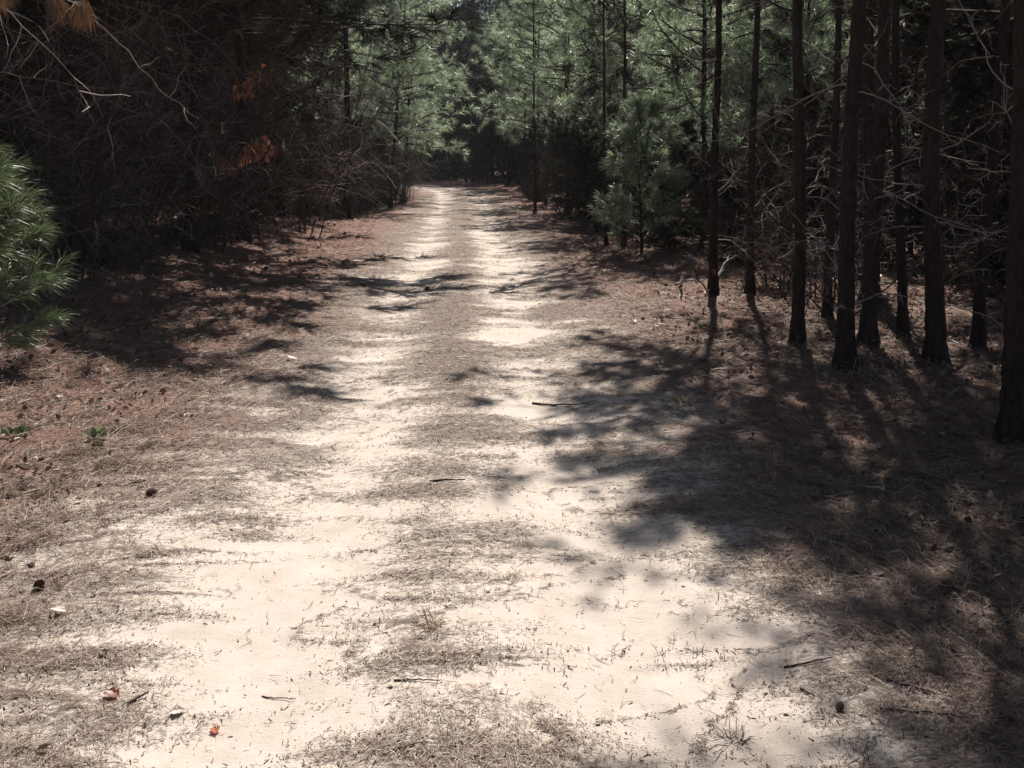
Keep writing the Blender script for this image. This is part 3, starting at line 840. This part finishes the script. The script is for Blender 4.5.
# pine just outside the left edge whose dead boughs hang into the picture
rng = np.random.default_rng(77)
tL = stand_tree(-4.3, 5.2, 'pine at the far left whose bare boughs with brown needle clusters hang into view', None, True, 3, 0.9, 0.9, (0, 0), rng)
tL.rotation_euler = (0, 0, 0); tL.scale = (1, 1, 1)
zb = tL.location.z
def bough(name, pts, r0, seed, twigs=8, clusters=()):
    rg = np.random.default_rng(seed)
    pts = np.array(pts, float)
    u = np.linspace(0, 1, len(pts)); uu = np.linspace(0, 1, 22)
    p = np.stack([np.interp(uu, u, pts[:, c]) for c in range(3)], -1)
    for _ in range(3): p[1:-1] = (p[:-2] + 2 * p[1:-1] + p[2:]) / 4
    p[1:] += rg.normal(0, 0.008, (21, 3))
    p -= np.array(tL.location)
    mb = MB(); mb.tube(p, np.linspace(r0 * 0.6, 0.0015, 22), 6, 0, c=0.45)
    for k in range(twigs):
        a = rg.integers(4, 21)
        q = curve_path(p[a], unit(unit(p[a] - p[a - 1]) + rand_dirs(1, rg)[0]), rg.uniform(0.1, 0.35), 5, rg, 0.25, -0.03)
        mb.tube(q, np.linspace(0.003, 0.0014, 6), 4, 0, c=rg.uniform(0.4, 1))
    o = link(name, mb.mesh(name, M_TWIG), tL)
    for a in clusters:
        b = MB(); d = np.tile(np.array([[0.1, 0, -1.0]]), (5, 1)) + rg.normal(0, 0.22, (5, 3))
        add_tufts(b, p[a] + rg.normal(0, 0.02, (5, 3)), unit(d), 38, 0.16, 0.0028, rg, 0, (0.02, 0.42), 0.1, True, 0.05)
        link('needle_cluster', b.mesh('needle_cluster', M_BROWN_NEEDLE), o)
bough('dead_branch', [(-4.3, 5.2, 3.1), (-3.4, 5.1, 2.85), (-2.75, 5.1, 2.55), (-2.3, 5.1, 2.15), (-2.15, 5.1, 1.8)], 0.011, 1, 9)
bough('dead_branch', [(-4.3, 5.2, 3.4), (-3.2, 5.3, 2.95), (-2.55, 5.3, 2.62), (-2.1, 5.3, 2.35), (-1.85, 5.3, 2.0), (-1.62, 5.3, 1.84)], 0.012, 2, 9)
bough('dead_branch', [(-4.3, 5.2, 3.0), (-3.2, 4.9, 2.70), (-2.45, 4.9, 2.55), (-2.03, 4.9, 2.44)], 0.011, 3, 5, (13, 17, 20))
bough('dead_branch', [(-4.3, 5.2, 2.4), (-3.4, 5.4, 2.2), (-2.8, 5.4, 2.12), (-2.2, 5.4, 2.02)], 0.009, 4, 8)

# ------------------------------------------------------------------ ground cover: needles, leaves, dry grass
def screen_sample(n, rng, d0=1.9, d1=30, margin=1.2):
    iy = rng.uniform(1 / d1, 1 / d0, n); d = 1 / iy
    px_ = rng.uniform(-0.546, 0.656, n) * 1.08
    x = px_ * d + rng.uniform(-margin * 0.3, margin * 0.3, n)
    return x, d

rng = np.random.default_rng(88)
mb = MB()
x, y = screen_sample(260000, rng)
x2, y2 = screen_sample(60000, rng, 6, 30); x = np.concatenate([x, x2]); y = np.concatenate([y, y2])
Ld = litter_density(x, y)
cl = fbm(x * 5, y * 9, 131, 3, 0.6)
keep = rng.uniform(0, 1, len(x)) < np.clip((Ld - 0.22) * 1.5, 0.008, 1) * np.clip((cl - 0.3) * 3, 0.1, 1)
x, y, Ld = x[keep], y[keep], Ld[keep]
n = len(x)
print('fascicles', n)
u = np.abs(x - road_cx(y)); side = sstep(1.0, 2.0, u)
kk = rng.uniform(0, 1, n) < 0.6 + 0.4 * np.maximum(side, sstep(7, 12, y))
x, y, side = x[kk], y[kk], side[kk]; n = len(x)
z = gh(x, y, True) + 0.002 + rng.uniform(0, 1, n) ** 2 * (0.006 + 0.03 * side)
az = rng.uniform(0, 6.283, n)
L_ = rng.uniform(0.03, 0.11, n) * (0.6 + 0.55 * side)
tint = np.clip(rng.normal(0.45, 0.24, n) + 0.27 * (1 - side), 0, 1)
for dk in (-0.1, 0.12):
    a = az + dk * rng.uniform(0.3, 1.6, n)
    d = unit(np.stack([np.cos(a), np.sin(a), rng.normal(0.0, 0.10, n) + 0.06 * side], -1))
    w = np.maximum(0.0011, 0.40 * y / FPX)
    b = np.stack([x, y, z], -1)
    # ribbons lie nearly flat
    sdv = unit(np.stack([-np.sin(a), np.cos(a), rng.normal(0, 0.5, n)], -1)) * (w * 0.5)[:, None]
    bend = rng.normal(0, 0.10, n)[:, None] * np.stack([-np.sin(a), np.cos(a), 0 * a], -1)
    l = (L_ * rng.uniform(0.8, 1.1, n))[:, None]
    mid = b + d * l * 0.5 + bend * l * 0.5; tip = b + d * l
    tip[:, 2] = np.maximum(tip[:, 2], gh(tip[:, 0], tip[:, 1], True) + 0.0015)
    mid[:, 2] = np.maximum(mid[:, 2], (b[:, 2] + tip[:, 2]) / 2 + 0.001)
    v = np.stack([b - sdv, b + sdv, mid + sdv, mid - sdv, tip + sdv * 0.6, tip - sdv * 0.6], 1)
    k = np.arange(n)[:, None] * 6
    mb.add(v.reshape(-1, 3), np.concatenate([k + np.array([[0, 1, 2, 3]]), k + np.array([[3, 2, 4, 5]])]), 0, np.repeat(tint, 6))
x, y = screen_sample(330000, rng, 1.9, 16)
Ld = litter_density(x, y)
keep = rng.uniform(0, 1, len(x)) < np.clip(0.03 + 0.95 * (Ld - 0.1), 0.02, 1) * np.clip((fbm(x * 7, y * 14, 135, 3, 0.6) - 0.28) * 3, 0.06, 1)
x, y = x[keep], y[keep]; n = len(x)
b = np.stack([x, y, gh(x, y, True) + rng.uniform(0.001, 0.006, n)], -1)
a = rng.uniform(0, 6.283, n); big = rng.uniform(0, 1, n) ** 4
l = (0.003 + 0.014 * big + 0.0005 * y)[:, None]; w = (0.0006 + 0.0016 * rng.uniform(0, 1, n) * (0.4 + big) + 0.00018 * y)[:, None]
d = np.stack([np.cos(a), np.sin(a), rng.normal(0.1, 0.25, n)], -1); sdv = np.stack([-np.sin(a), np.cos(a), rng.normal(0, 0.5, n)], -1)
k = np.arange(n)[:, None] * 4
mb.add(np.stack([b - sdv * w, b + sdv * w, b + d * l + sdv * w * 0.7, b + d * l - sdv * w * 0.4], 1).reshape(-1, 3), k + np.array([[0, 1, 2, 3]]), 0, np.repeat(np.clip(rng.normal(0.62, 0.28, n), 0, 1), 4))
print('crumbs', n)
o = link('needle_litter', mb.mesh('needle_litter', M_LITTER)); o['kind'] = 'stuff'
tag(o, 'brown fallen pine needles strewn over the track and its verges', 'needle litter')

mb = MB()
x, y = screen_sample(42000, rng, 2.2, 30)
u = x - road_cx(y)
sd_ = np.maximum(sstep(1.3, 2.8, u), sstep(1.6, 3.0, -u))
keep = rng.uniform(0, 1, len(x)) < sd_ * np.clip((fbm(x * 1.2, y * 1.2, 141, 3) - 0.25) * 2, 0.1, 1) + 0.0003
x, y = x[keep], y[keep]; n = len(x)
print('leaves', n)
pos = np.stack([x, y, gh(x, y, True) + rng.uniform(0.004, 0.05, n)], -1)
d = np.stack([rng.normal(0, 1, n), rng.normal(0, 1, n), rng.normal(0.1, 0.3, n)], -1)
add_leaves(mb, pos, unit(d) , np.clip(0.018 + 0.0045 * y, 0, 0.07), rng, 0, (0.0, 0.75))
o = link('leaf_litter', mb.mesh('leaf_litter', M_FALLEN)); o['kind'] = 'stuff'
tag(o, 'curled dead leaves scattered among the needles on both verges', 'leaf litter')

mb = MB()
x, y = screen_sample(1500, rng, 2.2, 14)
u = x - road_cx(y)
dens = np.clip((fbm(x * 0.9, y * 0.9, 151, 3) - 0.45) * 5, 0, 1) * np.maximum(sstep(1.2, 2.0, u), sstep(1.3, 2.2, -u) * 0.5)
keep = rng.uniform(0, 1, len(x)) < dens
x, y = x[keep], y[keep]
print('tussocks', len(x))
nb = 14
X = np.repeat(x, nb) + rng.normal(0, 0.035, len(x) * nb); Y = np.repeat(y, nb) + rng.normal(0, 0.035, len(x) * nb)
b = np.stack([X, Y, gh(X, Y, True)], -1)
d = unit(rng.normal(0, 0.55, (len(X), 3)) + np.array([0, 0, 0.55]))
add_needles(mb, b, d, rng.uniform(0.06, 0.2, len(X)), np.maximum(0.0022, 0.5 * Y / FPX), rng, 0, 0.35, rng.uniform(0.1, 1, len(X)))
o = link('dry_grass', mb.mesh('dry_grass', M_STRAW)); o['kind'] = 'stuff'
tag(o, 'sparse dry straw grass on the verges', 'dry grass')

# ------------------------------------------------------------------ single things lying on the ground
def zf(x, y): return float(gh(np.array([x]), np.array([y]), True)[0])

def cone_mesh(seed):
    rng = np.random.default_rng(seed); mb = MB()
    n = 70; H = 0.085
    p = np.array([[0, 0, 0], [0, 0, H * .5], [0, 0, H * .95]])
    mb.tube(p, (0.012, 0.016, 0.006), 7, 0, c=0.2)
    for i in range(n):
        t = i / n; az = i * 2.39996; z = 0.004 + H * 0.93 * t
        rr = 0.034 * math.sin(math.pi * (0.18 + 0.78 * t)) + 0.004
        o_ = np.array([math.cos(az), math.sin(az), 0]); s = np.array([-math.sin(az), math.cos(az), 0]); up = np.array([0, 0, 1.0])
        w = 0.009
        a = o_ * 0.008 + up * z; m_ = o_ * rr + up * (z + 0.006); e = o_ * (rr + 0.006) + up * (z + 0.014)
        mb.add([a - s * w * .5, a + s * w * .5, m_ + s * w, m_ - s * w, e, m_ - up * 0.006 + o_ * 0.001], [[0, 1, 2, 3], [3, 2, 4, 4][:4]][:1], 0, rng.uniform(0.2, 0.7))
        k = mb.n - 6
        mb.f.append(np.array([[k + 3, k + 2, k + 4], [k + 3, k + 4, k + 5], [k + 2, k + 5, k + 4], [k + 0, k + 3, k + 5], [k + 1, k + 5, k + 2]])); mb.m.append(np.zeros(5, np.int32))
    return mb.mesh('pine_cone', M_CONE)

CONES = [cone_mesh(1), cone_mesh(2)]
def cone(pxx, pyy, label, s=1.0, rot=1.4):
    x, y, _ = ground_pt(pxx, pyy)
    o = link('pine_cone', CONES[int(pxx) % 2], None, (x, y, zf(x, y) + 0.017 * s), (rot, 0.1, pxx * 0.7), s * 0.72)
    tag(o, label, 'pine cone')
cone(425, 291, 'lone dark pine cone lying on the left wheel track')
cone(364, 288, 'dark pine cone beside the clump of debris at the left road edge', 1.2)
cone(146, 497, 'dark pine cone on the brown needles left of the track', 0.75)
cone(838, 714, 'small dark cone on shaded sand at the lower right', 0.42, 1.1)
cone(94, 456, 'dark open cone below the right one of two green seedlings', 1.0)
cone(37, 590, 'cone half buried in needles near the left edge', 0.7)

def leaf(pxx, pyy, label, size, tint, mat=None, rz=0.0):
    x, y, _ = ground_pt(pxx, pyy)
    rg = np.random.default_rng(int(pxx * 7 + pyy)); mb = MB()
    n = 9
    t = np.linspace(0, 1, n); w = 0.34 * np.sin(np.pi * np.clip(t * 0.96 + 0.02, 0, 1)) ** 0.8 * (1 + 0.28 * np.sin(t * 19 + 1))
    curl = rg.uniform(0.25, 0.6)
    mid = np.stack([t * 0 + 0, t, 0.05 + curl * 0.5 * (t - 0.45) ** 2], -1)
    for sgn in (-1, 1):
        e1 = mid + np.stack([sgn * w * 0.55, 0 * t, 0.10 * w], -1); e2 = mid + np.stack([sgn * w, 0.03 * np.sin(t * 19), 0.5 * w], -1)
        v = np.concatenate([mid, e1, e2]); f = []
        for k in range(n - 1):
            f += [[k, k + 1, n + k + 1, n + k], [n + k, n + k + 1, 2 * n + k + 1, 2 * n + k]]
        mb.add(v * size, f, 0, tint)
    mb.tube(np.array([[0, -0.28, 0.02], [0.02, -0.1, 0.05], [0, 0.02, 0.06]]) * size, np.array([0.012, 0.012, 0.014]) * size, 4, 0, c=tint * 0.5)
    o = link('dead_leaf', mb.mesh('dead_leaf', mat or M_FALLEN), None, (x, y, zf(x, y) + 0.004), (rg.uniform(-.2, .2), rg.uniform(-.2, .2), rz))
    tag(o, label, 'leaf')
leaf(119, 702, 'curled rusty red leaf beside a short stick at the lower left', 0.055, 0.1, M_OAK, 1.2)
leaf(185, 711, 'small pale leaf right of the rusty red leaf at the lower left', 0.045, 1.0, None, 2.0)
leaf(216, 735, 'tan and red curled leaf at the edge of the bare sand, bottom left', 0.038, 0.4, M_OAK, 0.4)
leaf(66, 617, 'whitish leaf with a dark tip on the sandy left edge', 0.06, 1.0, None, 1.5)
leaf(297, 362, 'pale leaf lying on the left side of the road in the light', 0.10, 0.95, None, 0.9)
leaf(195, 416, 'bright pale leaf on the brown needle verge left', 0.08, 1.0, None, 2.5)
leaf(22, 443, 'whitish leaf beside the leftmost green seedling', 0.07, 1.0, None, 0.1)
leaf(963, 600, 'dark curled leaf lying on the shaded needles at the right edge', 0.08, 0.1, None, 0.8)
leaf(148, 482, 'silvery leaf just above the dark cone on left needles', 0.06, 0.95, None, 2.2)
leaf(107, 660, 'small grey leaf on the bare patch of sand at lower left', 0.035, 0.2, None, 1.0)
leaf(884, 577, 'whitish leaf in the shaded right verge', 0.06, 0.95, None, 1.9)

def stick(p1, p2, label, r=0.006, lift=0.01, tint=0.6, mat=None, twigs=2, name='stick'):
    a = ground_pt(*p1); b = ground_pt(*p2)
    rg = np.random.default_rng(int(p1[0] * 3 + p1[1])); mb = MB()
    n = 12; t = np.linspace(0, 1, n)
    x = a[0] + (b[0] - a[0]) * t; y = a[1] + (b[1] - a[1]) * t
    ln = math.hypot(a[0] - b[0], a[1] - b[1])
    x[1:-1] += rg.normal(0, 0.012 * ln, n - 2); y[1:-1] += rg.normal(0, 0.012 * ln, n - 2)
    z = gh(x, y, True) + r * 0.8 + lift * t * 2
    p = np.stack([x, y, z], -1); base = p[0].copy()
    mb.tube(p - base, np.linspace(r, r * 0.45, n), 6, 0, c=tint)
    for k in range(twigs):
        i_ = rg.integers(3, n - 1)
        q = curve_path(p[i_] - base, unit(unit(p[i_] - p[i_ - 1]) + rg.normal(0, 0.6, 3) * [1, 1, 0.15]), ln * 0.2, 3, rg, 0.1, 0)
        mb.tube(q, np.linspace(r * 0.5, r * 0.25, 4), 4, 0, c=tint)
    o = link(name, mb.mesh(name, mat or M_TWIG), None, base); tag(o, label, 'stick')
stick((128, 706), (149, 696), 'short dark stick touching the rusty red leaf at the lower left', 0.005, 0.004, 0.25, M_BRUSH)
stick((864, 491), (885, 522), 'pale stick poking up out of the shaded needles right of the track', 0.006, 0.06, 0.9)
stick((880, 711), (1010, 728), 'long thin dark stick on shaded sand at the lower right', 0.0035, 0.004, 0.4, M_BRUSH, 3)
stick((784, 667), (832, 660), 'short dark stick on the sand where the right shade begins', 0.0035, 0.003, 0.4, M_BRUSH, 1)
stick((800, 690), (815, 698), 'stub of dark twig below the short dark stick on the right sand', 0.004, 0.003, 0.2, M_BRUSH, 0)
stick((870, 677), (935, 700), 'bent dark twig just above the long thin stick at the lower right', 0.004, 0.003, 0.2, M_BRUSH, 2)
stick((391, 754), (426, 747), 'reddish twig on bare sand at the bottom centre', 0.003, 0.003, 0.6, M_CONE, 1)
stick((394, 681), (440, 683), 'thin straight twig on bare sand beside the centre strip', 0.003, 0.003, 0.3, M_BRUSH, 0)
stick((430, 483), (465, 482), 'short dark stick across the sand in the middle of the road', 0.006, 0.004, 0.1, M_BRUSH, 1)
stick((532, 404), (590, 407), 'thin dark line lying across the right wheel track', 0.007, 0.004, 0.4, M_BRUSH, 1)  # thin dark strip laid across the track
stick((262, 697), (296, 700), 'short forked twig on sand at bottom left of centre', 0.0022, 0.003, 0.5, M_BRUSH, 1)
stick((681, 288), (682, 302), 'whitish broken stub standing by the right verge pines', 0.02, 0.12, 1.0, None, 0)
stick((705, 300), (728, 284), 'pale fallen branch propped at the foot of the spiky branched pine', 0.012, 0.15, 0.85, None, 3)
stick((920, 560), (980, 590), 'grey stick half sunk in needles at the right edge', 0.006, 0.01, 0.7, None, 2)

def seedling(pxx, pyy, label, n, size, mat, cat='seedling', name='seedling', up=0.8, w=0.25):
    x, y, _ = ground_pt(pxx, pyy)
    rg = np.random.default_rng(int(pxx + pyy)); mb = MB()
    d = unit(rg.normal(0, 0.6, (n, 3)) * [1, 1, 0.3] + [0, 0, up])
    b = rg.normal(0, 0.015, (n, 3)) * [1, 1, 0]
    if w > 0.1: add_leaves(mb, b + d * 0.02, d, np.full(n, size), rg, 0, (0.2, 1))
    else: add_needles(mb, b, d, size * rg.uniform(0.6, 1.2, n), size * w, rg, 0, 0.3, rg.uniform(0, 1, n))
    o = link(name, mb.mesh(name, mat), None, (x, y, zf(x, y) - 0.004)); tag(o, label, cat)
seedling(15, 441, 'green seedling nearest the left edge on brown needles', 12, 0.07, M_GREEN)
seedling(97, 445, 'grey green seedling above the dark open cone on brown needles', 12, 0.06, M_GREEN)
seedling(684, 404, 'yellowish weed at the edge of the shade on the right verge', 12, 0.07, M_STRAW, 'weed', 'weed')
seedling(622, 650, 'pair of tiny stubby sprouts on the sand right of centre', 8, 0.035, M_STRAW, 'sprout', 'sprout', 1.2, 0.09)
seedling(660, 655, 'thin dry sprout on sand between two other tufts', 9, 0.05, M_BRUSH, 'sprout', 'sprout', 0.8, 0.05)
seedling(694, 651, 'dry upright sprig on sand, the middle one of the row', 7, 0.06, M_BRUSH, 'sprout', 'sprout', 1.2, 0.05)
seedling(720, 656, 'dry tuft at the right end of the row of sprouts on sand', 9, 0.045, M_BRUSH, 'sprout', 'sprout', 0.9, 0.05)
seedling(432, 628, 'tangled dry weed clump on the centre strip near the viewer', 60, 0.10, M_STRAW, 'weed', 'weed', 0.3, 0.03)
seedling(477, 735, 'tiny dry sprig on bare sand at the bottom', 7, 0.04, M_STRAW, 'sprout', 'sprout', 1.0, 0.06)
seedling(735, 742, 'dark dry tuft on the sand at the bottom right of centre', 40, 0.09, M_BRUSH, 'weed', 'weed', 0.4, 0.03)
seedling(866, 760, 'dry shaded tuft at the bottom edge right', 26, 0.08, M_BRUSH, 'weed', 'weed', 0.5, 0.03)
